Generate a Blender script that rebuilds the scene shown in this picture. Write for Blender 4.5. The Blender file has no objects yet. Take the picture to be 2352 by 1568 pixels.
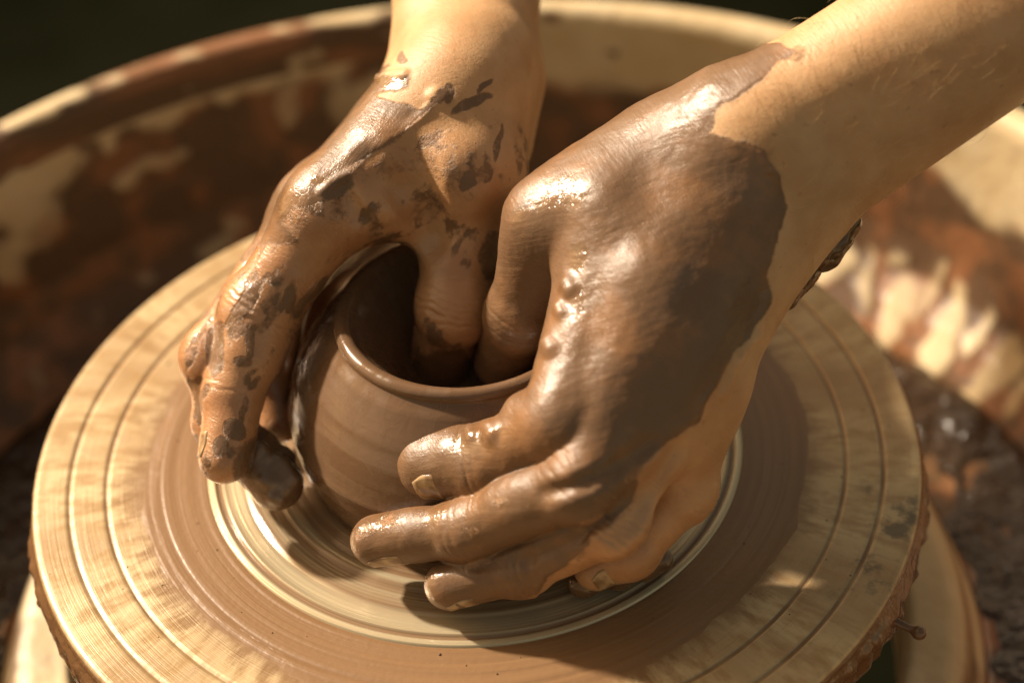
import bpy, bmesh, math, random, time
import numpy as np
from mathutils import Vector, Matrix
import openvdb
T0 = time.time()
random.seed(7); rng = np.random.default_rng(7)
S = bpy.context.scene
COL = S.collection
A = np.array

# ------------------------------------------------------------------ camera
CAM_R = A([0.99804891, -0.0406699, -0.04737443])
CAM_U = A([0.06243699, 0.6501042, 0.75727548])
CAM_D = A([0.0, 0.75875588, -0.6513751])
CAM_C = A([0.01495023, -0.4934749, 0.46846926])
LENS = 70.0
cd = bpy.data.cameras.new('camera'); cam = bpy.data.objects.new('camera', cd); COL.objects.link(cam)
M = Matrix.Identity(4)
for i in range(3):
    M[i][0] = CAM_R[i]; M[i][1] = CAM_U[i]; M[i][2] = -CAM_D[i]; M[i][3] = CAM_C[i]
cam.matrix_world = M
cd.lens = LENS; cd.sensor_width = 36.0; cd.clip_start = 0.02; cd.clip_end = 100
cd.dof.use_dof = True; cd.dof.focus_distance = 0.618; cd.dof.aperture_fstop = 4.5
S.camera = cam

# ------------------------------------------------------------------ light
SUN = Vector((-0.653, 0.4407, 0.6157)).normalized()      # direction towards the sun
sun_el = math.asin(SUN.z); sun_az = math.atan2(SUN.x, SUN.y)
w = bpy.data.worlds.new('World'); S.world = w; w.use_nodes = True
wn = w.node_tree.nodes; wl = w.node_tree.links
bgn = wn['Background']; bgn.inputs['Strength'].default_value = 0.110
sky = wn.new('ShaderNodeTexSky'); sky.sky_type = 'NISHITA'; sky.sun_disc = False
sky.sun_elevation = sun_el; sky.sun_rotation = sun_az
sky.dust_density = 3.0
tint = wn.new('ShaderNodeMix'); tint.data_type = 'RGBA'; tint.blend_type = 'MULTIPLY'
tint.inputs[0].default_value = 1.0; tint.inputs[7].default_value = (1.0, 0.70, 0.37, 1)   # warm white balance
wl.new(sky.outputs[0], tint.inputs[6]); wl.new(tint.outputs[2], bgn.inputs['Color'])
sd = bpy.data.lights.new('sun', 'SUN'); sd.energy = 5.0; sd.angle = math.radians(3.0); sd.color = (1.0, 0.875, 0.70)
so = bpy.data.objects.new('sun', sd); COL.objects.link(so)
so.rotation_euler = SUN.to_track_quat('Z', 'Y').to_euler()
S.view_settings.view_transform = 'Standard'; S.view_settings.look = 'None'
S.view_settings.gamma = 1.0; S.view_settings.exposure = 0.70

# ------------------------------------------------------------------ helpers
def pj(P):
    Q = np.asarray(P, float) - CAM_C
    z = Q @ CAM_D; k = LENS / 36 * 2352
    return np.stack([1176 + k * (Q @ CAM_R) / z, 784 - k * (Q @ CAM_U) / z], -1)
def at(px, py, z):
    v = (px - 1176) / (LENS / 36 * 2352) * CAM_R - (py - 784) / (LENS / 36 * 2352) * CAM_U + CAM_D
    return CAM_C + (z - CAM_C[2]) / v[2] * v
def nrm(v): return v / (np.linalg.norm(v) + 1e-12)

def tag(o, label=None, cat=None, group=None, kind=None):
    for k, v in (('label', label), ('category', cat), ('group', group), ('kind', kind)):
        if v: o[k] = v
    return o
def empty(name, loc=(0, 0, 0)):
    o = bpy.data.objects.new(name, None); o.empty_display_size = .02; o.location = loc; COL.objects.link(o); return o
def link(name, me, mat, parent=None, smooth=True):
    o = bpy.data.objects.new(name, me); COL.objects.link(o)
    if mat: me.materials.append(mat)
    if smooth: me.polygons.foreach_set('use_smooth', np.ones(len(me.polygons), bool))
    if parent:
        o.parent = parent
        o.matrix_parent_inverse = Matrix.Translation(parent_loc(parent)).inverted()
    return o
def parent_loc(p):
    return p.location.copy() if p.parent is None else Vector((0, 0, 0))
def mesh_from(name, V, F):
    me = bpy.data.meshes.new(name); me.from_pydata([tuple(v) for v in V], [], [tuple(int(i) for i in f) for f in F]); me.update(); return me
def mesh_np(name, V, Q):
    me = bpy.data.meshes.new(name)
    me.vertices.add(len(V)); me.vertices.foreach_set('co', V.astype(np.float32).ravel())
    n, m = Q.shape
    me.loops.add(n * m); me.loops.foreach_set('vertex_index', Q.astype(np.int32).ravel())
    me.polygons.add(n); me.polygons.foreach_set('loop_start', np.arange(0, n * m, m, dtype=np.int32))
    me.update(calc_edges=True); me.validate(); return me
def attr(me, name, vals):
    a = me.attributes.new(name, 'FLOAT', 'POINT'); a.data.foreach_set('value', np.asarray(vals, np.float32))
def lathe(name, prof, seg=256, rfun=None, zfun=None, closed=False):
    prof = A(prof, float); n = len(prof); th = np.linspace(0, 2 * np.pi, seg, endpoint=False)
    R = np.repeat(prof[None, :, 0], seg, 0); Z = np.repeat(prof[None, :, 1], seg, 0)
    TH = np.repeat(th[:, None], n, 1)
    if rfun is not None: R = R + rfun(TH, R, Z)
    if zfun is not None: Z = Z + zfun(TH, R, Z)
    V = np.stack([R * np.cos(TH), R * np.sin(TH), Z], -1).reshape(-1, 3)
    i = np.arange(seg)[:, None]; j = np.arange(n if closed else n - 1)[None, :]
    i2 = (i + 1) % seg; j2 = (j + 1) % n
    Q = np.stack([i * n + j, i2 * n + j, i2 * n + j2, i * n + j2], -1).reshape(-1, 4)
    return mesh_np(name, V, Q), TH.ravel(), R.ravel(), Z.ravel()
def dense(prof, step):
    out = []
    for a, b in zip(prof[:-1], prof[1:]):
        a = A(a, float); b = A(b, float); n = max(1, int(np.ceil(np.linalg.norm(b - a) / step)))
        out += [tuple(a + (b - a) * k / n) for k in range(n)]
    return out + [tuple(prof[-1])]
def sstep(a, b, x):
    t = np.clip((x - a) / (b - a), 0, 1); return t * t * (3 - 2 * t)
class VN:                                            # tileless value noise on points, vectorised
    def __init__(s, seed): s.t = np.random.default_rng(seed).random((32, 32, 32)).astype(np.float32)
    def __call__(s, P):
        P = np.asarray(P); i = np.floor(P).astype(int); f = P - i; f = f * f * (3 - 2 * f); o = 0
        for dx in (0, 1):
            for dy in (0, 1):
                for dz in (0, 1):
                    wt = (f[..., 0] if dx else 1 - f[..., 0]) * (f[..., 1] if dy else 1 - f[..., 1]) * (f[..., 2] if dz else 1 - f[..., 2])
                    o = o + wt * s.t[(i[..., 0] + dx) % 32, (i[..., 1] + dy) % 32, (i[..., 2] + dz) % 32]
        return o * 2 - 1
    def fbm(s, P, o=4):
        v = 0; a = .5
        for k in range(o): v = v + a * s(P * 2 ** k + 7.3 * k); a *= .5
        return v
N1 = VN(1); N2 = VN(2); N3 = VN(3)

# ------------------------------------------------------------------ node helper
class NT:
    def __init__(s, name):
        s.m = bpy.data.materials.new(name); s.m.use_nodes = True; s.t = s.m.node_tree; s.N = s.t.nodes; s.L = s.t.links
        s.b = s.N['Principled BSDF']
    def set(s, k, v):
        i = s.b.inputs[k]
        if hasattr(v, 'is_output') or hasattr(v, 'links'): s.L.new(v, i)
        else: i.default_value = (*v, 1) if isinstance(v, tuple) and len(v) == 3 and i.type == 'RGBA' else v
        return s
    def put(s, sock, v):
        if hasattr(v, 'links'): s.L.new(v, sock)
        else: sock.default_value = (*v, 1) if isinstance(v, tuple) and len(v) == 3 and sock.type == 'RGBA' else v
    def math(s, op, a, b=0.0, c=0.0, clamp=False):
        n = s.N.new('ShaderNodeMath'); n.operation = op; n.use_clamp = clamp
        for k, v in enumerate((a, b, c)): s.put(n.inputs[k], v)
        return n.outputs[0]
    def mix(s, f, a, b, mode='MIX'):
        n = s.N.new('ShaderNodeMix'); n.data_type = 'RGBA'; n.blend_type = mode
        s.put(n.inputs[0], f); s.put(n.inputs[6], a); s.put(n.inputs[7], b); return n.outputs[2]
    def mixf(s, f, a, b):
        n = s.N.new('ShaderNodeMix'); n.data_type = 'FLOAT'
        s.put(n.inputs[0], f); s.put(n.inputs[2], a); s.put(n.inputs[3], b); return n.outputs[0]
    def ramp(s, f, pts):                              # smooth map range a->b
        n = s.N.new('ShaderNodeMapRange'); n.interpolation_type = 'SMOOTHSTEP'
        s.put(n.inputs[0], f); n.inputs[1].default_value = pts[0]; n.inputs[2].default_value = pts[1]
        n.inputs[3].default_value = pts[2] if len(pts) > 2 else 0; n.inputs[4].default_value = pts[3] if len(pts) > 3 else 1
        return n.outputs[0]
    def obj(s): return s.N.new('ShaderNodeTexCoord').outputs['Object']
    def at(s, name):
        n = s.N.new('ShaderNodeAttribute'); n.attribute_name = name; return n.outputs['Fac']
    def sep(s, v):
        n = s.N.new('ShaderNodeSeparateXYZ'); s.L.new(v, n.inputs[0]); return n.outputs
    def comb(s, x=0.0, y=0.0, z=0.0):
        n = s.N.new('ShaderNodeCombineXYZ')
        for k, v in enumerate((x, y, z)): s.put(n.inputs[k], v)
        return n.outputs[0]
    def noise(s, vec, scale, detail=3, rough=.5, dist=0.0):
        n = s.N.new('ShaderNodeTexNoise'); s.L.new(vec, n.inputs['Vector']); n.inputs['Scale'].default_value = scale
        n.inputs['Detail'].default_value = detail; n.inputs['Roughness'].default_value = rough; n.inputs['Distortion'].default_value = dist
        return n.outputs['Fac']
    def voro(s, vec, scale, feature='DISTANCE_TO_EDGE', rnd=1.0):
        n = s.N.new('ShaderNodeTexVoronoi'); n.feature = feature; s.L.new(vec, n.inputs['Vector']); n.inputs['Scale'].default_value = scale
        n.inputs['Randomness'].default_value = rnd
        return n.outputs['Distance']
    def bump(s, h, dist, strength=1.0, normal=None):
        n = s.N.new('ShaderNodeBump'); s.L.new(h, n.inputs['Height']); n.inputs['Distance'].default_value = dist
        s.put(n.inputs['Strength'], strength)
        if normal is not None: s.L.new(normal, n.inputs['Normal'])
        return n.outputs[0]
    def polar(s):
        o = s.sep(s.obj()); r = s.math('SQRT', s.math('ADD', s.math('MULTIPLY', o[0], o[0]), s.math('MULTIPLY', o[1], o[1])))
        return r, s.math('ARCTAN2', o[1], o[0]), o[2]

CLAY = (0.235, 0.135, 0.075)
CLAY_D = (0.150, 0.080, 0.040)

# ------------------------------------------------------------------ floor far below
fm = NT('dark_floor_material')
fo = fm.obj()
fm.set('Base Color', fm.mix(fm.ramp(fm.noise(fo, 3.0, 4), (.35, .7)), (0.0030, 0.0035, 0.0014), (0.0085, 0.0085, 0.0045))).set('Roughness', 1.0).set('Specular IOR Level', .0)
me = mesh_from('floor', [(-6, -4, -.62), (6, -4, -.62), (6, 8, -.62), (-6, 8, -.62)], [(0, 1, 2, 3)])
tag(link('floor', me, fm.m, smooth=False), kind='structure')

# ------------------------------------------------------------------ splash pan
pan = empty('splash_pan', (0, 0, -.105))
tag(pan, 'round cream plastic splash pan splattered with brown clay around the wheel', 'splash pan')
PR = 0.283
pprof = dense([(.150, -.100), (.150, -.078), (.153, -.074), (.166, -.074), (.1715, -.076), (.1745, -.081), (.177, -.092), (.183, -.097), (.195, -.098),
               (.235, -.098), (.252, -.094), (.262, -.084), (.267, -.070), (.2745, -.016)], .0022)
me, TH, RR, ZZ = lathe('basin', pprof, 540)
# splatter mask
U = np.stack([RR * np.cos(TH) * 30, RR * np.sin(TH) * 30, ZZ * 30], -1)
deg = np.degrees(TH) % 360
n = N1.fbm(U * A([1, 1, .6]), 4); n2 = N2.fbm(U * 2.2, 3)
wallh = (ZZ + .098) / .084                                    # 0 floor .. 1 top
wall = RR > .25
WP = np.stack([RR * np.cos(TH), RR * np.sin(TH), ZZ], -1)
pp = pj(WP) + np.stack([N1.fbm(U * 1.6 + 5, 4), N2.fbm(U * 1.6 + 9, 4)], -1) * 55
mud = sstep(-.22, .10, .92 - wallh + .55 * n)
def patch(cx, cy, rx, ry, ang, amt):
    global mud
    c, s_ = math.cos(math.radians(ang)), math.sin(math.radians(ang)); x = pp[:, 0] - cx; y = pp[:, 1] - cy
    q = np.hypot((x * c + y * s_) / rx, (-x * s_ + y * c) / ry); m = sstep(1.35, .55, q) * np.clip(.78 + .7 * n, .3, 1)
    mud = mud * (1 - m) + amt * m
for b in [(60, 440, 120, 55, -35, .05), (160, 330, 70, 40, -30, .3), (250, 275, 32, 75, 0, .1), (95, 520, 70, 50, -20, .1), (300, 415, 65, 22, -25, .3), (385, 370, 50, 24, -25, .35), (660, 240, 26, 50, -20, .3),
          (820, 225, 95, 70, -25, .12), (30, 600, 60, 60, 0, .3), (500, 560, 50, 25, -30, .4), (350, 640, 22, 22, 0, .45), (220, 730, 18, 40, 0, .5), (80, 860, 25, 50, -20, .4), (540, 510, 40, 25, 0, .4),
          (40, 1180, 30, 60, 0, .35), (40, 360, 12, 12, 0, .9), (200, 320, 36, 20, 0, .9), (315, 300, 26, 40, 0, .9),
          (1380, 130, 330, 95, 0, .04), (1640, 130, 300, 120, 20, .04), (1345, 85, 16, 16, 0, .9), (1415, 130, 26, 36, 0, .85), (1330, 215, 60, 12, 10, .5), (1235, 430, 30, 40, 0, .1),
          (2260, 400, 150, 85, 32, .03), (2360, 480, 120, 80, 35, .03), (2500, 640, 200, 100, 40, .1),
          (1925, 590, 44, 55, 20, .04), (1990, 640, 22, 90, 18, .35), (2050, 715, 34, 100, 22, .04), (2062, 590, 24, 24, 0, .25), (2100, 700, 24, 60, 20, .15), (2165, 775, 50, 115, 28, .03), (2195, 680, 26, 40, 20, .1),
          (2295, 850, 46, 95, 28, .15), (2215, 945, 38, 60, 28, .12), (2350, 900, 24, 100, 25, .15), (2140, 650, 14, 70, 25, .1), (2255, 760, 16, 80, 28, .15), (1890, 640, 14, 50, 15, .2), (2120, 870, 24, 50, 25, .2)]:
    patch(*b)
wall = RR > .25
col = RR < .181
mud = np.where(col, .10 + .30 * sstep(.1, .4, n) + .45 * np.exp(-((RR - .1735) / .0035) ** 2), mud)
attr(me, 'mud', np.clip(mud, 0, 1)); attr(me, 'tone', n2)
attr(me, 'wet', ((RR > .18) & (RR < .232)).astype(float))
pm = NT('pan_plastic')
mu = pm.at('mud'); nn = pm.noise(pm.obj(), 45, 4)
fine = pm.ramp(pm.math('ADD', mu, pm.math('MULTIPLY', pm.math('SUBTRACT', nn, .5), .5)), (.22, .80))
clay = pm.mix(pm.ramp(pm.at('tone'), (-.1, .3)), (0.105, 0.054, 0.024), (0.235, 0.098, 0.038))
cream = pm.mix(pm.ramp(nn, (.3, .7)), (.54, .40, .22), (.62, .49, .30))
pm.set('Base Color', pm.mix(fine, cream, clay)).set('Roughness', pm.mixf(pm.at('wet'), .5, pm.mixf(fine, .45, .16)))
pm.set('Normal', pm.bump(pm.math('ADD', mu, pm.math('MULTIPLY', pm.noise(pm.obj(), 90, 3), .8)), .0015, .8))
link('basin', me, pm.m, pan)
lip = [(.2745, -.016), (.2760, -.003), (.2785, .001), (.284, .0022), (.289, .0005), (.2915, -.004), (.2910, -.010), (.2885, -.012),
       (.284, -.030), (.276, -.075), (.268, -.098), (.25, -.107), (.15, -.107)]
me, TH, RR, ZZ = lathe('rim', dense(lip, .003), 540)
U = np.stack([RR * np.cos(TH) * 22, RR * np.sin(TH) * 22, ZZ * 60], -1)
deg = np.degrees(TH) % 360
dirt = np.interp(deg, [0, 60, 85, 95, 105, 125, 140, 150, 170, 190, 360], [-.5, -.45, -.15, .20, .42, .34, .10, -.15, -.25, .0, -.4])
attr(me, 'mud', sstep(-.1, .15, N1.fbm(U, 4) + dirt)); attr(me, 'tone', N2.fbm(U, 3)); attr(me, 'wet', RR * 0)
link('rim', me, pm.m, pan)
# slurry lying in the pan
def slz(th, r, z):
    return N2.fbm(np.stack([r * np.cos(th) * 55, r * np.sin(th) * 55, r * 0], -1), 4) * .0035 * sstep(.236, .225, r)
me, TH, RR, ZZ = lathe('slurry', dense([(.181, -.0966), (.225, -.0966), (.236, -.0990)], .0016), 720, zfun=slz)
sm = NT('wet_slurry'); so_ = sm.obj(); n1 = sm.noise(so_, 60, 4)
sm.set('Base Color', sm.mix(n1, (.018, .009, .004), (.050, .025, .011))).set('Roughness', sm.ramp(sm.noise(so_, 25, 2), (.35, .65, .05, .3)))
sm.set('Normal', sm.bump(sm.noise(so_, 160, 3), .0035, 1.0))
tag(link('slurry', me, sm.m), kind='stuff')

# ------------------------------------------------------------------ wheel head
wheel = empty('wheel_head', (0, 0, -.02))
tag(wheel, 'flat round metal potter\'s wheel head coated with tan slip, grooved rings near its edge', 'pottery wheel')
def groove(r0, wd, dp): return [(r0 - wd, 0), (r0 - wd * .5, -dp), (r0 + wd * .5, -dp), (r0 + wd, 0)]
wp = [(0.0, 0), (.120, 0)] + groove(.12513, .0008, .0005) + groove(.13756, .0008, .0005) + [(.1482, 0), (.1494, -.0004), (.15, -.0012), (.15, -.016), (.149, -.0175), (.10, -.018), (.03, -.018), (.03, -.09)]
me, TH, RR, ZZ = lathe('disc', dense(wp, .0012), 720)
wm = NT('wheel_metal_slip'); r_, t_, z_ = wm.polar()
cs = wm.comb(wm.math('MULTIPLY', wm.math('COSINE', t_), 1.0), wm.math('MULTIPLY', wm.math('SINE', t_), 1.0), wm.math('MULTIPLY', r_, 3.0))
rad = wm.noise(cs, 24, 5, .62)                                     # radial streaks
big = wm.noise(cs, 3.2, 3, .5)
ring = wm.noise(wm.comb(wm.math('MULTIPLY', r_, 2600), wm.math('MULTIPLY', big, 3.0), 0.0), 1.0, 2)   # turned lines
metal = wm.mix(wm.ramp(rad, (.34, .66)), (.38, .245, .115), (.545, .410, .230))
metal = wm.mix(wm.math('MULTIPLY', wm.ramp(wm.math('ADD', big, wm.math('MULTIPLY', wm.math('SUBTRACT', rad, .5), .5)), (.46, .66)), .6), metal, (.285, .165, .075))
dark = wm.math('MULTIPLY', wm.ramp(wm.noise(wm.obj(), 55, 5, .65), (.50, .62)), wm.math('MULTIPLY', wm.ramp(wm.math('ABSOLUTE', wm.math('ADD', t_, .42)), (.10, .30, 1, 0)), wm.ramp(r_, (.128, .134))))
metal = wm.mix(wm.math('MULTIPLY', dark, .75), metal, (.075, .065, .05))
gr = wm.math('MAXIMUM', wm.ramp(wm.math('ABSOLUTE', wm.math('SUBTRACT', r_, .12513)), (.0004, .0010, 1, 0)), wm.ramp(wm.math('ABSOLUTE', wm.math('SUBTRACT', r_, .13756)), (.0004, .0010, 1, 0)))
metal = wm.mix(wm.math('MULTIPLY', gr, wm.ramp(wm.noise(wm.obj(), 40, 4), (.35, .65, .35, .95))), metal, (.22, .12, .055))
edge = wm.math('ADD', r_, wm.math('ADD', wm.math('MULTIPLY', wm.math('SUBTRACT', rad, .5), .022), wm.math('MULTIPLY', wm.math('SUBTRACT', big, .5), .030)))
metal = wm.mix(wm.ramp(edge, (.1085, .122, .85, 0)), metal, (.205, .112, .052))
scr = wm.math('MULTIPLY', wm.ramp(wm.noise(wm.comb(wm.math('MULTIPLY', t_, 2.0), wm.math('MULTIPLY', r_, 1500), 0.0), 1.0, 2, .5), (.60, .72)), wm.ramp(wm.noise(wm.obj(), 28, 3), (.45, .6)))
metal = wm.mix(wm.math('MULTIPLY', scr, .45), metal, (.22, .13, .065))
run = wm.noise(wm.comb(wm.math('MULTIPLY', wm.math('COSINE', t_), 1.0), wm.math('MULTIPLY', wm.math('SINE', t_), 1.0), wm.math('MULTIPLY', r_, 1.2)), 9, 4, .7)
metal = wm.mix(wm.math('MULTIPLY', wm.ramp(run, (.55, .68)), .5), metal, (.27, .155, .072))
metal = wm.mix(wm.math('MULTIPLY', wm.ramp(z_, (-.0022, -.0012, 1, 0)), wm.ramp(r_, (.146, .148))), metal, (.20, .11, .05))
wm.set('Base Color', metal).set('Roughness', wm.ramp(rad, (.3, .7, .30, .46))).set('Metallic', .12)
wm.set('Normal', wm.bump(wm.math('ADD', wm.math('MULTIPLY', ring, .5), wm.math('MULTIPLY', rad, .9)), .0005, .6))
link('disc', me, wm.m, wheel)
# slip film thrown outwards over the middle of the disc
def slipz(th, r, z):
    return (.00016 * N1(np.stack([r * 700, np.cos(th) * .7, np.sin(th) * .7], -1)) * (z > .00035))
def slipr(th, r, z):
    return np.where(r > .108, (.0035 * sstep(.106, .112, r)) * N2.fbm(np.stack([np.cos(th) * 9, np.sin(th) * 9, r * 0], -1), 4), 0)
sp = dense([(.0905, .0002), (.0915, .0008), (.095, .0006), (.106, .0006), (.1105, .0003), (.1135, -.0001)], .0004)
me, TH, RR, ZZ = lathe('slip_film', sp, 720, rfun=slipr, zfun=slipz)
sl = NT('slip_film_material'); r2, t2, z2 = sl.polar()
lines = sl.noise(sl.comb(sl.math('MULTIPLY', r2, 420), sl.math('MULTIPLY', sl.math('COSINE', t2), .5), sl.math('MULTIPLY', sl.math('SINE', t2), .5)), 1.0, 3)
sl.set('Base Color', sl.mix(lines, (.180, .096, .044), (.265, .150, .072))).set('Roughness', .36)
sl.set('Normal', sl.bump(sl.math('ADD', lines, sl.math('MULTIPLY', sl.noise(sl.obj(), 500, 2), .25)), .0008, .5))
link('slip_film', me, sl.m, wheel)
# turned bright rings and wet slip in the middle
rp = [(.050, .0016), (.058, .0022), (.062, .0016), (.0645, .0009), (.0665, .0016), (.0685, .0016), (.070, .0008), (.0725, .0007), (.074, .0014), (.0775, .0015),
      (.079, .0007), (.0845, .0008), (.0858, .0013), (.0870, .0004), (.0880, .0004), (.0886, .0013), (.0905, .0012), (.0914, .0001)]
me, TH, RR, ZZ = lathe('turned_ring', dense(rp, .0004), 720, zfun=lambda th, r, z: .00012 * N1(np.stack([r * 1500, np.cos(th) * .6, np.sin(th) * .6], -1)))
bright = np.interp(RR, [.05, .0645, .0655, .0668, .068, .0695, .0715, .0725, .0745, .077, .0785, .080, .083, .0855, .0867, .0875, .0883, .0890, .0908, .0914],
                   [.0, .05, .6, .85, .3, .05, .15, .45, .35, .10, .25, .75, .9, .8, .1, .05, .7, .95, .75, .2])
attr(me, 'bright', bright)
tm = NT('turned_ring_material'); r3, t3, z3 = tm.polar()
ln = tm.noise(tm.comb(tm.math('MULTIPLY', r3, 1500), tm.math('MULTIPLY', tm.math('COSINE', t3), .6), tm.math('MULTIPLY', tm.math('SINE', t3), .6)), 1.0, 3)
bb = tm.math('ADD', tm.at('bright'), tm.math('MULTIPLY', tm.math('SUBTRACT', ln, .5), .7), clamp=True)
tm.set('Base Color', tm.mix(bb, (.20, .115, .06), (.66, .55, .36))).set('Roughness', tm.mixf(bb, .16, .26)).set('Metallic', tm.math('MULTIPLY', bb, .5))
tm.set('Normal', tm.bump(ln, .0004, .6))
link('turned_ring', me, tm.m, wheel)
# lumpy slip hanging on the outer edge
def er(th, r, z):
    c = np.stack([np.cos(th) * 8, np.sin(th) * 8, z * 60], -1)
    side = .35 + .65 * sstep(.2, .9, np.cos(th + .75)) + .45 * sstep(.5, 1, np.cos(th - 3.6))
    b = sstep(-.003, -.008, z) * sstep(-.0222, -.016, z)
    return b * side * (.0016 + .0042 * np.clip(N1.fbm(c, 4) + .12, 0, 1) + .0012 * N3(c * 5))
me, TH, RR, ZZ = lathe('edge_slip', dense([(.1492, -.0016), (.1504, -.0026), (.1506, -.017), (.1490, -.0222), (.145, -.0215)], .0008), 900, rfun=er,
                       zfun=lambda th, r, z: -.004 * sstep(-.010, -.02, z) * np.clip(N2.fbm(np.stack([np.cos(th) * 12, np.sin(th) * 12, z * 0], -1), 3) + .2, 0, 1))
em = NT('edge_slip_material'); eo = em.obj()
em.set('Base Color', em.mix(em.noise(eo, 90, 3), (.10, .048, .020), (.20, .105, .048))).set('Roughness', .2)
em.set('Normal', em.bump(em.noise(eo, 260, 3), .0012, .6))
link('edge_slip', me, em.m, wheel)

# ------------------------------------------------------------------ pot
pm2 = NT('wet_clay'); r4, t4, z4 = pm2.polar(); po = pm2.obj()
ln = pm2.noise(pm2.comb(pm2.math('MULTIPLY', pm2.math('COSINE', t4), .35), pm2.math('MULTIPLY', pm2.math('SINE', t4), .35), pm2.math('MULTIPLY', z4, 330)), 1.0, 3)
wetn = pm2.noise(pm2.comb(pm2.math('MULTIPLY', t4, 1.0), pm2.math('MULTIPLY', z4, 60), 0.0), 3.0, 3)
pm2.set('Base Color', pm2.mix(ln, (.120, .066, .035), (.175, .100, .055))).set('Roughness', pm2.ramp(pm2.noise(pm2.comb(pm2.math('MULTIPLY', t4, 3.0), pm2.math('MULTIPLY', z4, 45), 0.0), 1.6, 4, .6, .8), (.42, .60, .10, .36)))
rip = pm2.noise(po, 130, 3, .5, .6)
pm2.set('Normal', pm2.bump(pm2.math('ADD', pm2.math('MULTIPLY', ln, .55), pm2.math('MULTIPLY', rip, .8)), .0007, .40))
pprof = [(.0555, .0012), (.0572, .004), (.0592, .010), (.0606, .017), (.0610, .024), (.0594, .031), (.0565, .038), (.0526, .0445), (.0483, .0500), (.0452, .0536),
         (.0432, .0554), (.0424, .0562), (.0418, .0570), (.0421, .0582), (.0416, .0596), (.0404, .0605), (.0388, .0605), (.0374, .0597), (.0362, .0580),
         (.0350, .0562), (.0328, .0535), (.0298, .0495), (.0265, .0445), (.0232, .0390), (.0200, .0330), (.0172, .0295), (.0140, .0268), (.0080, .0255), (.0030, .0252), (.0001, .0252)]
me, TH, RR, ZZ = lathe('clay_pot', dense(pprof, .0009), 420, rfun=lambda th, r, z: .00025 * N1(np.stack([z * 260, np.cos(th) * .6, np.sin(th) * .6], -1)))
pot = link('clay_pot', me, pm2.m)
tag(pot, 'small round wet clay pot being thrown at the centre of the wheel', 'pot')

# ------------------------------------------------------------------ hands (implicit surfaces)
def rcone(p, a, b, r1, r2):
    ba = b - a; l2 = ba @ ba; rr = r1 - r2; a2 = l2 - rr * rr
    if a2 <= 1e-12: return np.linalg.norm(p - a, axis=-1) - r1
    il2 = 1 / l2; pa = p - a; y = pa @ ba; z = y - l2
    x = pa * l2 - y[:, None] * ba; x2 = np.einsum('ij,ij->i', x, x); y2 = y * y * l2; z2 = z * z * l2
    k = np.sign(rr) * rr * rr * x2
    d = (np.sqrt(x2 * a2 * il2) + y * rr) * il2 - r1
    d = np.where(np.sign(y) * a2 * y2 < k, np.sqrt(x2 + y2) * il2 - r1, d)
    return np.where(np.sign(z) * a2 * z2 > k, np.sqrt(x2 + z2) * il2 - r2, d)
def smin(a, b, k):
    h = np.maximum(k - np.abs(a - b), 0) / k; return np.minimum(a, b) - h * h * k * .25
def smax(a, b, k): return -smin(-a, -b, k)

def finger(J, R, kn=1.0):
    """joints and radii -> list of primitives with pads and knuckles"""
    J = [A(j, float) for j in J]; pr = []
    for k in range(len(J) - 1): pr.append((J[k], J[k + 1], R[k], R[k + 1]))
    dors = []
    for k in range(1, len(J) - 1): dors.append(nrm(J[k] - .5 * (J[k - 1] + J[k + 1])))
    for k, dv in enumerate(dors):
        j = J[k + 1]; r = R[k + 1]; ax = nrm(J[k + 2] - J[k])
        pr.append((j - ax * .15 * r + dv * .14 * r * kn, j + ax * .15 * r + dv * .14 * r * kn, r * .97, r * .97))          # knuckle
        a, b = J[k], J[k + 1]
        pr.append((a * .55 + b * .45 - dv * .20 * R[k] * kn, a * .4 + b * .6 - dv * .20 * R[k] * kn, R[k] * .82, R[k] * .82))   # fleshy underside
    dv = dors[-1]; a, b = J[-2], J[-1]
    pr.append((a * .45 + b * .55 - dv * .20 * R[-1], b - dv * .12 * R[-1], R[-1] * .98, R[-1] * .93))
    return pr
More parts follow.
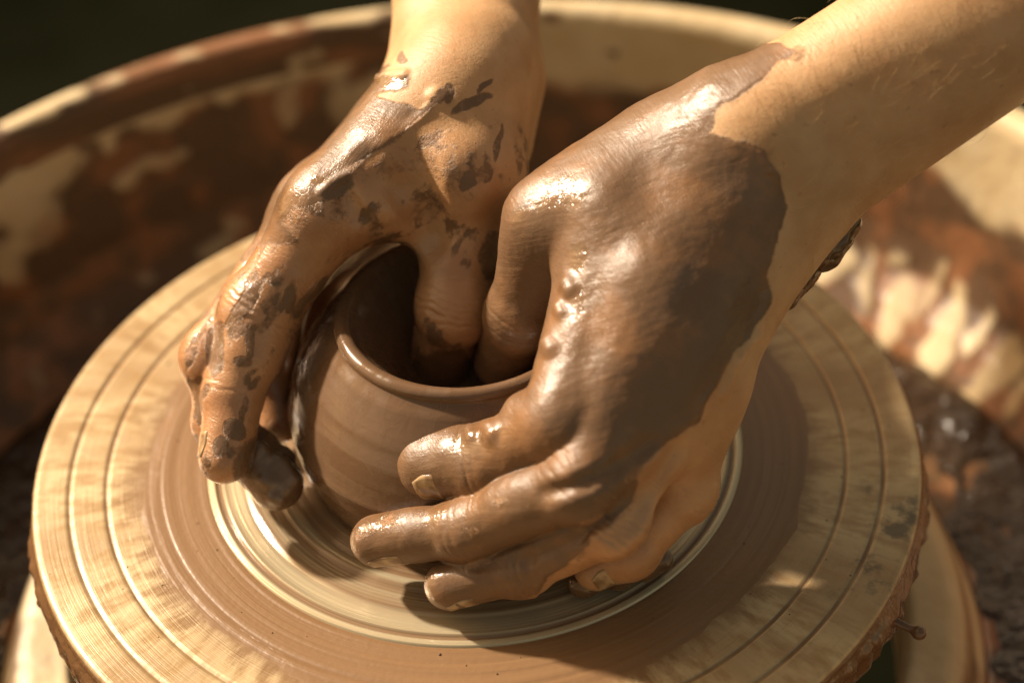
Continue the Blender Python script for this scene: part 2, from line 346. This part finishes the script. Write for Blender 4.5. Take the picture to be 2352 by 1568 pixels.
class Hand:
    def __init__(s, palm, fingers, kp=.014, kf=.012):
        s.palm = palm; s.fingers = fingers; s.kp = kp; s.kf = kf; s.kb = .0012; s.extra = []; s.cuts = []
    def __call__(s, p):
        if len(p) > 4096: return np.concatenate([s(p[k:k + 4096]) for k in range(0, len(p), 4096)])
        c = .5 * (p.min(0) + p.max(0)); rad = np.linalg.norm(p - c, axis=1).max() if len(p) > 1 else 0.
        dc = s.bound(c); lim = dc.min() + 2 * rad + .055
        on = dc <= lim; i = 0; d = None
        for q in s.palm:
            if on[i]: e = rcone(p, *q); d = e if d is None else smin(d, e, s.kp)
            i += 1
        tot = d
        for f in s.fingers:
            e = None
            for q in f:
                if on[i]: g = rcone(p, *q); e = g if e is None else smin(e, g, .0035)
                i += 1
            if e is not None:
                if d is None: tot = e if tot is None else smin(tot, e, s.kb)
                else: e = smin(d, e, s.kf); tot = smin(tot, e, np.clip(d - e, 1e-7, s.kb))
        for q, k in s.extra:
            if np.linalg.norm(.5 * (q[0] + q[1]) - c) < rad + .5 * np.linalg.norm(q[0] - q[1]) + q[2] + q[3] + 2 * k + .004: tot = smin(tot, rcone(p, *q), k)
        for q, k in s.cuts:
            if np.linalg.norm(.5 * (q[0] + q[1]) - c) < rad + .5 * np.linalg.norm(q[0] - q[1]) + q[2] + q[3] + 2 * k + .004: tot = smax(tot, -rcone(p, *q), k)
        return tot
    def hit(s, px, py, lift=0.):
        d = nrm(at(px, py, 0) - CAM_C); t = .42
        for _ in range(90):
            v = s((CAM_C + d * t)[None])[0]; t += max(v, .00005) * .9
            if v < .00008: break
        return CAM_C + d * (t - lift)
    def line(s, pts, r, k, cut=False, dep=.70):
        lift = dep * r if cut else -.62 * r; P_ = [s.hit(x, y, lift) for x, y in pts]; L = s.cuts if cut else s.extra; new = []
        for i in range(len(P_) - 1): new.append(((P_[i], P_[i + 1], r, r), k))
        L += new
    def bound(s, c):
        if not hasattr(s, 'pa'):
            q = [x for x in s.palm] + [x for f in s.fingers for x in f]
            s.pa = A([x[0] for x in q]); s.pb = A([x[1] for x in q]); s.pr = A([max(x[2], x[3]) for x in q])
        ba = s.pb - s.pa; t = np.clip(((c - s.pa) * ba).sum(1) / np.maximum((ba * ba).sum(1), 1e-12), 0, 1)
        return np.linalg.norm(c - s.pa - t[:, None] * ba, axis=1) - s.pr

def surf(name, f, lo, hi, h=.0006):
    B = 4; C = 16; nc = np.ceil((A(hi) - lo) / (h * C)).astype(int); lo = A(lo, float)
    def ev(P): return np.concatenate([f(q) for q in np.array_split(P, max(1, len(P) // 60000))])
    def cells(I, n, b): 
        o = np.stack(np.meshgrid(*[np.arange(n)] * 3, indexing='ij'), -1).reshape(-1, 3); return (I[:, None, :] * n + o[None]).reshape(-1, 3)
    I0 = np.stack(np.meshgrid(*[np.arange(k) for k in nc], indexing='ij'), -1).reshape(-1, 3)
    d0 = ev(lo + (I0 * C + (C - 1) / 2) * h)
    G = np.repeat(np.repeat(np.repeat(d0.reshape(nc).astype(np.float32), C, 0), C, 1), C, 2)
    I1 = cells(I0[np.abs(d0) < h * C * .9 + .004], C // B, B)
    d1 = ev(lo + (I1 * B + (B - 1) / 2) * h)
    n1 = np.abs(d1) < h * B * .9 + .0012
    far = I1[~n1]; fo_ = cells(far, B, 1); G[fo_[:, 0], fo_[:, 1], fo_[:, 2]] = np.repeat(d1[~n1], B ** 3)
    I = cells(I1[n1], B, 1); v = ev(lo + I * h); G[I[:, 0], I[:, 1], I[:, 2]] = v
    g = openvdb.FloatGrid(1.0); g.copyFromArray(np.ascontiguousarray(G))
    V, Q = g.convertToQuads(0.0)
    V = A(lo) + V.astype(float) * h
    T = A([[1, -1, -1], [-1, -1, 1], [-1, 1, -1], [1, 1, 1.]])
    e = .0004; gr = sum(T[k] * f(V + T[k] * e)[:, None] for k in range(4)) / (4 * e)
    V = V - gr / np.maximum((gr * gr).sum(1, keepdims=True), .2) * f(V)[:, None]
    Nn = gr / np.maximum(np.linalg.norm(gr, axis=1, keepdims=True), 1e-6)
    return V, Q[:, ::-1], Nn

def X(*v): return at(*v)
def ext(a, b, k): return a + (b - a) * k
# --- hand on the right of the picture
JB = dict(
 index=([X(1408, 545, .094), X(1292, 965, .066), X(1130, 1064, .044), X(992, 1068, .037)], [.0128, .0116, .0120, .0106]),
 middle=([X(1490, 690, .088), X(1335, 1105, .056), X(1075, 1213, .030), X(862, 1243, .018)], [.0125, .0108, .0092, .0073]),
 ring=([X(1555, 805, .076), X(1405, 1190, .042), X(1200, 1298, .020), X(1030, 1345, .0125)], [.0118, .0102, .0087, .0069]),
 pinky=([X(1610, 900, .060), X(1572, 1120, .034), X(1452, 1262, .018), X(1368, 1308, .0115)], [.0108, .0092, .0078, .0062]),
 thumb=([X(1262, 515, .094), X(1200, 715, .062), X(1155, 835, .036)], [.0122, .0112, .0088]))
rw, uw = X(1725, 312, .118), X(1785, 478, .096)
palmB = [(rw, ext(rw, X(2560, -190, .168), 1.75), .0205, .0258),
         (uw, ext(uw, X(2590, -115, .163), 1.75), .0163, .0225),
         (rw, X(1412, 555, .091), .0180, .0132), (.6 * rw + .4 * uw, X(1490, 690, .085), .0180, .0130),
         (.3 * rw + .7 * uw, X(1555, 803, .074), .0170, .0122), (uw, X(1608, 895, .060), .0165, .0118),
         (X(1640, 330, .112), X(1268, 510, .093), .0182, .0125), (X(1520, 375, .104), X(1370, 455, .098), .0175, .0150),
         (X(1560, 480, .085), X(1380, 600, .076), .0150, .0130), (X(1440, 480, .092), X(1330, 530, .085), .0150, .0120)]
def web(a, b, t0, t1, r0, r1):
    m0 = .5 * (a[0] + b[0]); m1 = .5 * (a[1] + b[1])
    return (m0 * (1 - t0) + m1 * t0, m0 * (1 - t1) + m1 * t1, r0, r1)
ix, mi, ri, pk = (JB[k][0] for k in ('index', 'middle', 'ring', 'pinky'))
palmB += [(X(1395, 490, .104), X(1405, 510, .102), .0100, .0105), (X(1620, 400, .111), X(1500, 640, .098), .0050, .0058), (X(1660, 470, .103), X(1580, 770, .085), .0048, .0054),
          web(ix, mi, .0, .62, .0128, .0110), web(mi, ri, .0, .72, .0120, .0100), web(ri, pk, .0, .50, .0112, .0092)]
HB = Hand(palmB, [finger(*v, kn=0 if k == 'index' else 1) for k, v in JB.items()])
HB.kb = .0010
HB.extra += [((X(1203, 946, .064), X(1215, 952, .064), .0058, .0062), .004)]

HB.line([(1245, 1135), (1340, 1110), (1430, 1065), (1500, 1020)], .0012, .004, True)
HB.line([(1100, 1300), (1210, 1285), (1330, 1235), (1430, 1165), (1500, 1090)], .0012, .003, True)
HB.line([(1430, 1235), (1500, 1140), (1560, 1045)], .0030, .005, True)
HB.line([(1760, 690), (1735, 770), (1690, 830), (1660, 900)], .0011, .003)
for x, y, r in [(1306, 655, .0022), (1262, 790, .0024), (1128, 985, .0026), (1080, 990, .0016), (1284, 705, .0012)]:
    HB.line([(x, y), (x + 6, y + 12)], r, .003)
V, Q, Nn = surf('arm', HB, A([-.06, -.14, -.003]), A([.345, .13, .235]))
print('hand B', len(V), time.time() - T0)

# --- hand on the left of the picture
JA = dict(
 index=([X(752, 478, .086), X(601, 712, .060), X(538, 900, .042), X(514, 1052, .029)], [.0126, .0124, .0093, .0078]),
 middle=([X(728, 478, .074), X(490, 815, .045), X(515, 975, .027), X(633, 1110, .0135)], [.0118, .0096, .0088, .0082]),
 ring=([X(755, 495, .060), X(640, 690, .040), X(618, 850, .026), X(642, 965, .014)], [.0115, .0095, .0085, .0072]),
 pinky=([X(785, 515, .048), X(715, 660, .030), X(690, 770, .018), X(665, 850, .010)], [.0105, .0090, .0078, .0066]),
 thumb=([X(1085, 395, .090), X(1045, 695, .056), X(1010, 835, .028)], [.0150, .0122, .0098]))
palmA = [(X(1022, 60, .110), ext(X(1022, 60, .110), X(1008, -260, .116), 1.7), .0172, .0235), (X(1122, 60, .104), ext(X(1122, 60, .104), X(1138, -260, .108), 1.7), .0172, .0230),
         (X(1035, 150, .110), X(752, 478, .088), .0150, .0122), (X(1030, 140, .098), X(730, 478, .074), .0145, .0118),
         (X(1045, 130, .085), X(755, 495, .060), .0135, .0110), (X(1060, 120, .075), X(785, 515, .048), .0130, .0105),
         (X(1118, 140, .108), X(1088, 385, .090), .0170, .0150), (X(1140, 200, .090), X(1125, 330, .080), .0160, .0145),
         (X(1050, 210, .108), X(915, 410, .092), .0165, .0145), (X(915, 410, .092), X(890, 455, .085), .0145, .0120),
         (X(1050, 200, .080), X(850, 480, .050), .0170, .0150), (X(1000, 200, .070), X(780, 500, .046), .0150, .0130)]
HA = Hand(palmA, [finger(*v) for v in JA.values()])
HA.line([(935, 350), (948, 400), (962, 455), (974, 505), (984, 550)], .0042, .007, True, .35)
HA.line([(820, 500), (800, 470), (790, 440)], .0014, .005, True)
HA.extra += [((HA.hit(1048, 392, -.0055), HA.hit(1075, 420, -.0055), .0098, .0095), .008)]
HA.line([(850, 370), (880, 420), (920, 440)], .0022, .008, True, .5)
HA.line([(985, 252), (915, 318), (862, 345), (812, 395), (740, 440)], .0009, .0022)
HA.line([(1000, 222), (1012, 232)], .0024, .002); HA.line([(870, 180), (930, 172)], .0013, .002)
for x, y, r in [(600, 1040, .002), (640, 1060, .0025), (610, 1100, .002), (665, 1090, .0022), (630, 1140, .002), (590, 1020, .0015), (655, 1040, .0018)]:
    HA.line([(x, y), (x + 10, y + 8)], r, .002)
VA, QA, NA = surf('arm', HA, A([-.115, -.05, -.003]), A([.055, .34, .165]))
print('hand A', len(VA), time.time() - T0)

def inpoly(P, poly):
    x, y = P[:, 0], P[:, 1]; ins = np.zeros(len(P), bool); dmin = np.full(len(P), 1e9); n = len(poly)
    for i in range(n):
        x1, y1 = poly[i]; x2, y2 = poly[(i + 1) % n]
        c = ((y1 > y) != (y2 > y)) & (x < (x2 - x1) * (y - y1) / (y2 - y1 + 1e-12) + x1); ins ^= c
        dx, dy = x2 - x1, y2 - y1; t = np.clip(((x - x1) * dx + (y - y1) * dy) / (dx * dx + dy * dy + 1e-9), 0, 1)
        dmin = np.minimum(dmin, np.hypot(x - x1 - t * dx, y - y1 - t * dy))
    return np.where(ins, dmin, -dmin)
person = empty('person', (0, .45, -.3))
tag(person, 'bare-armed person pressing both thumbs into a wet pot, hands smeared with brown slip', 'person')
skin = NT('skin_and_slip')
o = skin.obj(); mu = skin.at('mud'); wt = skin.at('wet'); fl = skin.at('flush')
f1 = skin.noise(o, 420, 4, .6); f2 = skin.noise(o, 110, 4)
mm = skin.ramp(skin.math('ADD', mu, skin.math('ADD', skin.math('MULTIPLY', skin.math('SUBTRACT', skin.noise(o, 650, 6, .72), .5), .75), skin.math('MULTIPLY', skin.math('SUBTRACT', f2, .5), .55))), (.32, .70))
blotch = skin.noise(o, 70, 3)
sk = skin.mix(skin.ramp(blotch, (.3, .7)), (.50, .280, .130), (.60, .365, .190))
sk = skin.mix(skin.math('MULTIPLY', skin.ramp(skin.noise(o, 900, 2), (.62, .78)), .25), sk, (.46, .22, .10))
sk = skin.mix(skin.math('MULTIPLY', skin.ramp(skin.noise(o, 26, 4, .6), (.45, .70)), .40), sk, (.52, .245, .115))
sk = skin.mix(skin.math('MULTIPLY', skin.ramp(skin.noise(o, 330, 2), (.68, .76)), .5), sk, (.30, .14, .065))
sk = skin.mix(fl, sk, skin.mix(skin.ramp(blotch, (.35, .65)), (.37, .175, .078), (.46, .235, .112)))
thin = skin.ramp(skin.noise(o, 48, 4, .6), (.46, .66))
mudc = skin.mix(skin.math('MULTIPLY', thin, .55), (.165, .090, .046), (.275, .130, .052))
skin.set('Base Color', skin.mix(mm, sk, mudc))
skin.set('Subsurface Weight', skin.mixf(mm, .20, .04)); skin.b.inputs['Subsurface Radius'].default_value = (1.0, .35, .15); skin.b.inputs['Subsurface Scale'].default_value = .003
wetn = skin.math('MULTIPLY', skin.math('SUBTRACT', 1.0, skin.at('gloss')), 1.0)
skin.set('Roughness', skin.mixf(mm, skin.mixf(wt, .48, .24), skin.mixf(wetn, .09, skin.ramp(skin.noise(o, 60, 3)  , (.35, .65, .32, .48)))))
vor = skin.voro(o, 1150); vor2 = skin.voro(o, 330)
h = skin.math('ADD', skin.math('MULTIPLY', skin.ramp(vor, (0, .16)), .08), skin.math('MULTIPLY', skin.ramp(vor2, (0, .12)), .06))
fold = skin.noise(skin.comb(skin.at('along'), skin.at('across'), 0.0), 1.0, 3, .6)
h = skin.math('ADD', h, skin.math('ADD', skin.math('MULTIPLY', f1, .12), skin.math('MULTIPLY', fold, .75)))
hm = skin.math('ADD', skin.math('ADD', skin.math('MULTIPLY', f2, .9), skin.math('MULTIPLY', skin.math('ADD', fold, skin.math('MULTIPLY', f1, .3)), .40)), skin.math('MULTIPLY', skin.ramp(vor, (0, .16)), .06))
hh = skin.math('ADD', skin.mixf(mm, h, hm), skin.math('MULTIPLY', mm, .4))
drag = skin.noise(skin.comb(skin.math('MULTIPLY', skin.at('along'), .07), skin.math('MULTIPLY', skin.at('across'), 2.2), 0.0), 1.0, 3, .6)
hh = skin.math('ADD', hh, skin.math('MULTIPLY', mm, skin.math('MULTIPLY', drag, .5)))
coat = skin.mixf(mm, skin.math('MULTIPLY', wt, .55), skin.math('MULTIPLY', skin.at('gloss'), .9))
skin.set('Coat Weight', coat).set('Coat Roughness', .06).set('Coat Normal', skin.bump(skin.math('ADD', f2, skin.math('MULTIPLY', drag, .4)), .0012, .8))
skin.set('Normal', skin.bump(hh, .00055, .65))

def crease(V, Nn, JR, lst):
    """skin folds across the joints: (joint index, offsets along the finger, depth)"""
    d = np.zeros(len(V))
    J, R = JR
    for k, offs, dep in lst:
        ax = nrm(J[min(k + 1, len(J) - 1)] - J[k - 1]); r = np.linalg.norm(V - J[k], axis=1)
        m = sstep(R[k] * 1.75, R[k] * 1.25, r)
        wob = .0022 * N1.fbm(V * 110, 3)
        for of in offs:
            sd_ = (V - J[k]) @ ax - of + wob
            d += dep * np.exp(-(sd_ / .0005) ** 2) * m * np.clip(.55 + 1.3 * N2.fbm(V * 140 + of * 3000, 2), 0, 1.2)
    return V - Nn * d[:, None]
def arm(name, V, Q, Nn, mud, wet, flush, gloss, ax, sd_):
    mudl = sstep(.35, .65, mud + .2 * N1.fbm(V * 220, 3))
    V = V + Nn * (mudl * (.00008 + .00045 * N2.fbm(V * 130, 4)))[:, None]
    me = mesh_np(name, V, Q); attr(me, 'mud', mud); attr(me, 'wet', wet); attr(me, 'flush', flush); attr(me, 'gloss', gloss)
    ww = V + .0016 * np.stack([N1.fbm(V * 120, 2), N2.fbm(V * 120, 2), N3.fbm(V * 120, 2)], -1)
    attr(me, 'along', ww @ ax * 1100); attr(me, 'across', ww @ sd_ * 260)
    return link(name, me, skin.m, person)
def spots(P, lst):
    g = np.zeros(len(P))
    for cx, cy, rx, ry, ang, amp in lst:
        c, s_ = math.cos(math.radians(ang)), math.sin(math.radians(ang)); x = P[:, 0] - cx; y = P[:, 1] - cy
        g = np.maximum(g, amp * sstep(1.3, .6, np.hypot((x * c + y * s_) / rx, (-x * s_ + y * c) / ry)))
    return g
def warp(V, P, a=12):
    return P + np.stack([N1.fbm(V * 75 + 3, 4), N2.fbm(V * 75 + 9, 4)], -1) * a * 2
P = warp(V, pj(V), 14)
dB = inpoly(P, [(1812, 108), (1745, 185), (1690, 232), (1648, 268), (1625, 312), (1690, 325), (1755, 352), (1798, 405), (1806, 470), (1775, 560), (1748, 630), (1762, 690), (1725, 775),
                (1690, 800), (1650, 880), (1600, 960), (1540, 1010), (1480, 1075), (1450, 1160), (1350, 1250), (1250, 1330), (1200, 1420), (900, 1450), (700, 1300), (900, 900), (1000, 500), (1500, 150), (1700, 60)])
mudB = sstep(-20, 18, dB) + .12 * (dB > 0)
mudB = mudB * (1 - .5 * sstep(.2, .4, N1.fbm(V * 80, 3)) * sstep(900, 1150, P[:, 1]))
mudB = np.maximum(mudB, .42 * sstep(-60, 0, dB) * sstep(.0, .2, N2.fbm(V * A([150, 150, 150]), 4)))
V = crease(V, Nn, JB['thumb'], [(1, (-.003, -.0012, .0008, .003), .0003)])
V = crease(V, Nn, JB['middle'], [(1, (-.005, -.002, .001, .004), .0003), (2, (-.002, .0005, .003), .0003)])
V = crease(V, Nn, JB['index'], [(2, (-.002, .001, .003), .00025)])
V = crease(V, Nn, JB['ring'], [(2, (-.0015, .001), .0003), (1, (-.004, -.002, 0, .002, .004), .0005)])
V = crease(V, Nn, JB['pinky'], [(1, (-.006, -.004, -.002, 0, .002, .004), .00035)])
dist = np.linalg.norm(V - X(1725, 330, .1), axis=1)
V = V + Nn * (.00045 * np.exp(-((dB - 8) / 9) ** 2) * np.clip(.6 + N2.fbm(V * 90, 2) * 2, 0, 1.5))[:, None]
armB = arm('arm', V, Q, Nn, mudB, .6 * sstep(.07, .12, dist), .75 * sstep(.075, .14, dist),
           spots(P, [(1290, 455, 75, 45, -25, .85), (1205, 505, 30, 22, 0, .9), (1335, 590, 20, 40, 10, 1), (1330, 690, 18, 40, 10, .9), (1110, 1020, 75, 30, -8, 1), (860, 1210, 60, 24, -10, 1), (1010, 1180, 40, 16, -30, .8),
                     (1155, 1150, 24, 14, -10, .8), (1520, 680, 150, 38, -52, .6), (1450, 830, 60, 16, -50, .7), (1720, 400, 60, 90, 0, .4), (1590, 560, 40, 90, 30, .4), (1000, 1345, 40, 30, 0, .8)]),
           nrm(X(1412, 555, .091) - rw), nrm(uw - rw))
armB['label'] = 'forearm and hand wrapped round the near side of the pot'
PA = warp(VA, pj(VA), 14)
dA = inpoly(PA, [(905, 150), (870, 175), (940, 168), (930, 195), (860, 215), (960, 250), (1000, 215), (1030, 225), (980, 255), (930, 290), (915, 320), (860, 345), (800, 390), (820, 430), (730, 470), (690, 480), (660, 520), (690, 550), (600, 560), (560, 600), (300, 600), (300, 100)])
mudA = sstep(-16, 16, dA)
def blob(cx, cy, rx, ry, ang=0, amp=.68):
    global mudA
    c, s_ = math.cos(math.radians(ang)), math.sin(math.radians(ang)); x = PA[:, 0] - cx; y = PA[:, 1] - cy
    q = np.hypot((x * c + y * s_) / rx, (-x * s_ + y * c) / ry)
    mudA = np.maximum(mudA, amp * sstep(1.25, .75, q))
for b in [(560, 690, 22, 85, 30), (502, 800, 20, 70, 8), (652, 678, 14, 32, 15), (585, 790, 14, 45, 8), (565, 830, 28, 14, 0), (535, 985, 34, 26, 0), (500, 1030, 22, 30, 0), (560, 935, 12, 40, 10, .6),
          (628, 1090, 95, 110, 0, 1), (1020, 870, 100, 75, 0, .8), (1135, 590, 30, 60, 0, .7), (1080, 245, 60, 14, -20, .75), (1020, 225, 16, 22, 0), (1150, 330, 10, 45, 10, .6), (1110, 205, 30, 8, -50, .7), (930, 130, 14, 12, 0, .7), (1060, 440, 40, 25, 20, .42)]:
    blob(*b)
axA = nrm(X(752, 478, .088) - X(1070, 110, .108)); acA = np.cross(CAM_D, axA)
st = np.stack([VA @ axA * 70, VA @ acA * 170, VA @ CAM_D * 170], -1)
mudA = np.maximum(mudA, (.58 * sstep(.02, .30, N2.fbm(st, 4)) + .50 * (1 - .45 * sstep(520, 640, PA[:, 1])) * sstep(-.15, .22, N3.fbm(VA * 75, 4))) * sstep(170, 420, PA[:, 1]) * (.75 + .25 * sstep(.0, .2, N1.fbm(VA * 400, 3))))
VA = crease(VA, NA, JA['thumb'], [(1, (-.006, -.0035, -.0012, .0012, .0035), .0005), (0, (.006, .009, .012), .0003)] if 0 else [(1, (-.006, -.0035, -.0012, .0012, .0035), .0005)])
VA = crease(VA, NA, JA['index'], [(1, (-.003, -.001, .001, .0032), .00035), (2, (-.0015, .0006), .0003)])
dist = np.linalg.norm(VA - X(1070, 110, .1), axis=1)
armA = arm('arm', VA, QA, NA, mudA, .9 * sstep(.055, .10, dist), .9 * sstep(.045, .10, dist),
           np.maximum(spots(PA, [(900, 182, 40, 14, 0, 1), (735, 410, 20, 12, 0, 1), (690, 470, 60, 50, 0, .6), (780, 370, 50, 20, -40, .5), (590, 640, 40, 40, 0, .6), (525, 800, 25, 120, 5, .8), (625, 1080, 70, 90, 0, .75)]), .0), nrm(X(752, 478, .088) - X(1070, 110, .108)), nrm(np.cross(CAM_D, X(752, 478, .088) - X(1070, 110, .108))))
armA['label'] = 'forearm and hand reaching over the far side of the pot, skin mostly bare'
print('arms', time.time() - T0)

# fingernails: curved plates bedded in the fingertip
nm = NT('nail_material'); no = nm.obj()
nm.set('Base Color', nm.mix(nm.ramp(nm.noise(no, 140, 4, .5), (.42, .62)), (.46, .31, .165), (.21, .115, .056))).set('Roughness', .28)
def nail(H, J, R, par, dirn, half=34, v0=.58, v1=1.0, over=.0010):
    a, b = J[-2], J[-1]; ax = nrm(b - a); dv = nrm(dirn[0] * CAM_R - dirn[1] * CAM_U - dirn[2] * CAM_D); dv = nrm(dv - ax * (dv @ ax)); sdv = np.cross(ax, dv)
    nu, nv = 11, 9; out = []
    for lay in (.00018, -.0009):
        for j in range(nv):
            v = j / (nv - 1); c = a + (b - a) * (v0 + (v1 - v0) * v) + ax * (over * max(0, (v - .75) / .25))
            for i in range(nu):
                u = 2 * i / (nu - 1) - 1; th = math.radians(half * u * (1 - .35 * max(0, v - .7) / .3 * abs(u)))
                dr = dv * math.cos(th) + sdv * math.sin(th)
                base = a + (b - a) * min(v0 + (v1 - v0) * v, .92)
                p = base + dr * R[-1]
                for _ in range(4): p = p - dr * H(p[None])[0]
                out.append(p + (c - base) + dr * (lay - (.0009 * (1 - v) if v < .15 else 0)))
    n = nu * nv; F = []
    for j in range(nv - 1):
        for i in range(nu - 1):
            q = [j * nu + i, j * nu + i + 1, (j + 1) * nu + i + 1, (j + 1) * nu + i]; F.append(q); F.append([k + n for k in q[::-1]])
    ring = [i for i in range(nu)] + [j * nu + nu - 1 for j in range(1, nv)] + [(nv - 1) * nu + i for i in range(nu - 2, -1, -1)] + [j * nu for j in range(nv - 2, 0, -1)]
    for k in range(len(ring)):
        p, q = ring[k], ring[(k + 1) % len(ring)]; F.append([q, p, p + n, q + n])
    return link('fingernail', mesh_from('fingernail', out, F), nm.m, par)
nail(HB, *JB['index'], armB, (-.6, .65, .35)); nail(HB, *JB['middle'], armB, (-.1, .95, .28)); nail(HB, *JB['ring'], armB, (0, .95, .28)); nail(HB, *JB['pinky'], armB, (.1, .6, .8))
nail(HA, *JA['index'], armA, (-.92, .1, .32))

# wet lumps of clay, flung drops
gm = NT('glossy_clay'); go = gm.obj()
gm.set('Base Color', gm.mix(gm.noise(go, 150, 3), (.085, .045, .022), (.17, .09, .045))).set('Roughness', .12).set('Normal', gm.bump(gm.noise(go, 300, 3), .001, .5))
def onto(H, p, sink=.0):
    p = A(p)
    for _ in range(8):
        e = .0005; v = H(p[None])[0]; g = A([H((p + A(q) * e)[None])[0] - H((p - A(q) * e)[None])[0] for q in ((1, 0, 0), (0, 1, 0), (0, 0, 1))]) / (2 * e)
        p = p - g * v / max(g @ g, .2)
    return p - nrm(g) * sink
def lump(name, pts, par, k=.003, amp=.0007, fr=190, h=.0005, mat=None):
    pts = [(A(p), r) for p, r in pts]
    def f(p):
        d = None
        for c, r in pts:
            e = np.linalg.norm(p - c, axis=1) - r; d = e if d is None else smin(d, e, k)
        return d + amp * N1.fbm(p * fr, 3)
    P_ = A([c for c, r in pts]); m = max(r for c, r in pts) + .003
    V_, Q_, _ = surf(name, f, P_.min(0) - m, P_.max(0) + m, h)
    return link(name, mesh_np(name, V_, Q_), mat or gm.m, par)
lump('clay_clump', [(onto(HB, X(1890, 585, .080)), .0062), (onto(HB, X(1925, 545, .084)), .0055), (onto(HB, X(1955, 518, .088)), .0042), (onto(HB, X(1905, 565, .082)), .0060)], armB)
lump('clay_clump', [(onto(HB, X(1860, 632, .074)), .0055), (onto(HB, X(1840, 668, .071)), .0048), (onto(HB, X(1822, 698, .070)), .0036)], armB)
lump('clay_clump', [(X(1340, 1338, .006), .0050), (X(1420, 1318, .007), .0055), (X(1480, 1300, .008), .0048), (X(1520, 1285, .007), .0035)], armB)
a0, a1 = X(1990, 1395, -.012), X(2110, 1452, -.015)
lump('clay_drop', [(a0 * (1 - t) + a1 * t, .0034 * (1 - t) ** 3 + .00075) for t in np.linspace(0, .9, 24)] + [(a1, .0021), (a1 + (a1 - a0) * .02, .0019)], None, k=.0012, amp=.0001, h=.00035)
tag(bpy.data.objects['clay_drop'], 'stringy drop of brown slip flying off the wheel edge', 'clay drop')
# small beads of slip left on the wheel
bm = bmesh.new()
for _ in range(150):
    th = rng.uniform(0, 6.283); r = rng.uniform(.093, .147); rr = rng.choice([.0002, .0003, .0004, .0006], p=[.5, .3, .15, .05])
    bmesh.ops.create_icosphere(bm, subdivisions=1, radius=rr, matrix=Matrix.Translation((r * math.cos(th), r * math.sin(th), -.0001 if r > .108 else .0006)))
me = bpy.data.meshes.new('slip_speck'); bm.to_mesh(me); bm.free()
tag(link('slip_speck', me, gm.m, wheel), kind='stuff')
# fine hairs on the lit forearm
hv, hf = [], []
dh = np.linalg.norm(V - X(2050, 200, .12), axis=1); cand = np.where((dh < .07) & (mudB < .05) & (Nn @ -CAM_D > .2))[0]
fd = nrm(rw - X(2072, 122, .132))
for i in rng.choice(cand, 240, replace=False):
    p = V[i]; n0 = Nn[i]; t = nrm(fd + rng.normal(0, .35, 3)); t = nrm(t - n0 * (t @ n0)); L = rng.uniform(.004, .011); sd_ = np.cross(n0, t); b0 = len(hv); cur = rng.normal(0, .25)
    for k in range(6):
        q = k / 5; c = p + t * L * q + n0 * (L * .30 * math.sin(q * 2.4)) + sd_ * cur * L * q * q; w_ = .00006 * (1 - .7 * q)
        for ang in (0, 2.09, 4.19): hv.append(c + (sd_ * math.cos(ang) + n0 * math.sin(ang)) * w_)
    for k in range(5):
        for m in range(3): hf.append([b0 + k * 3 + m, b0 + k * 3 + (m + 1) % 3, b0 + k * 3 + 3 + (m + 1) % 3, b0 + k * 3 + 3 + m])
hm_ = NT('hair_material'); hm_.set('Base Color', (.62, .42, .20)).set('Roughness', .35)
tag(link('arm_hair', mesh_from('arm_hair', hv, hf), hm_.m, armB), kind='stuff')
print('done', time.time() - T0)
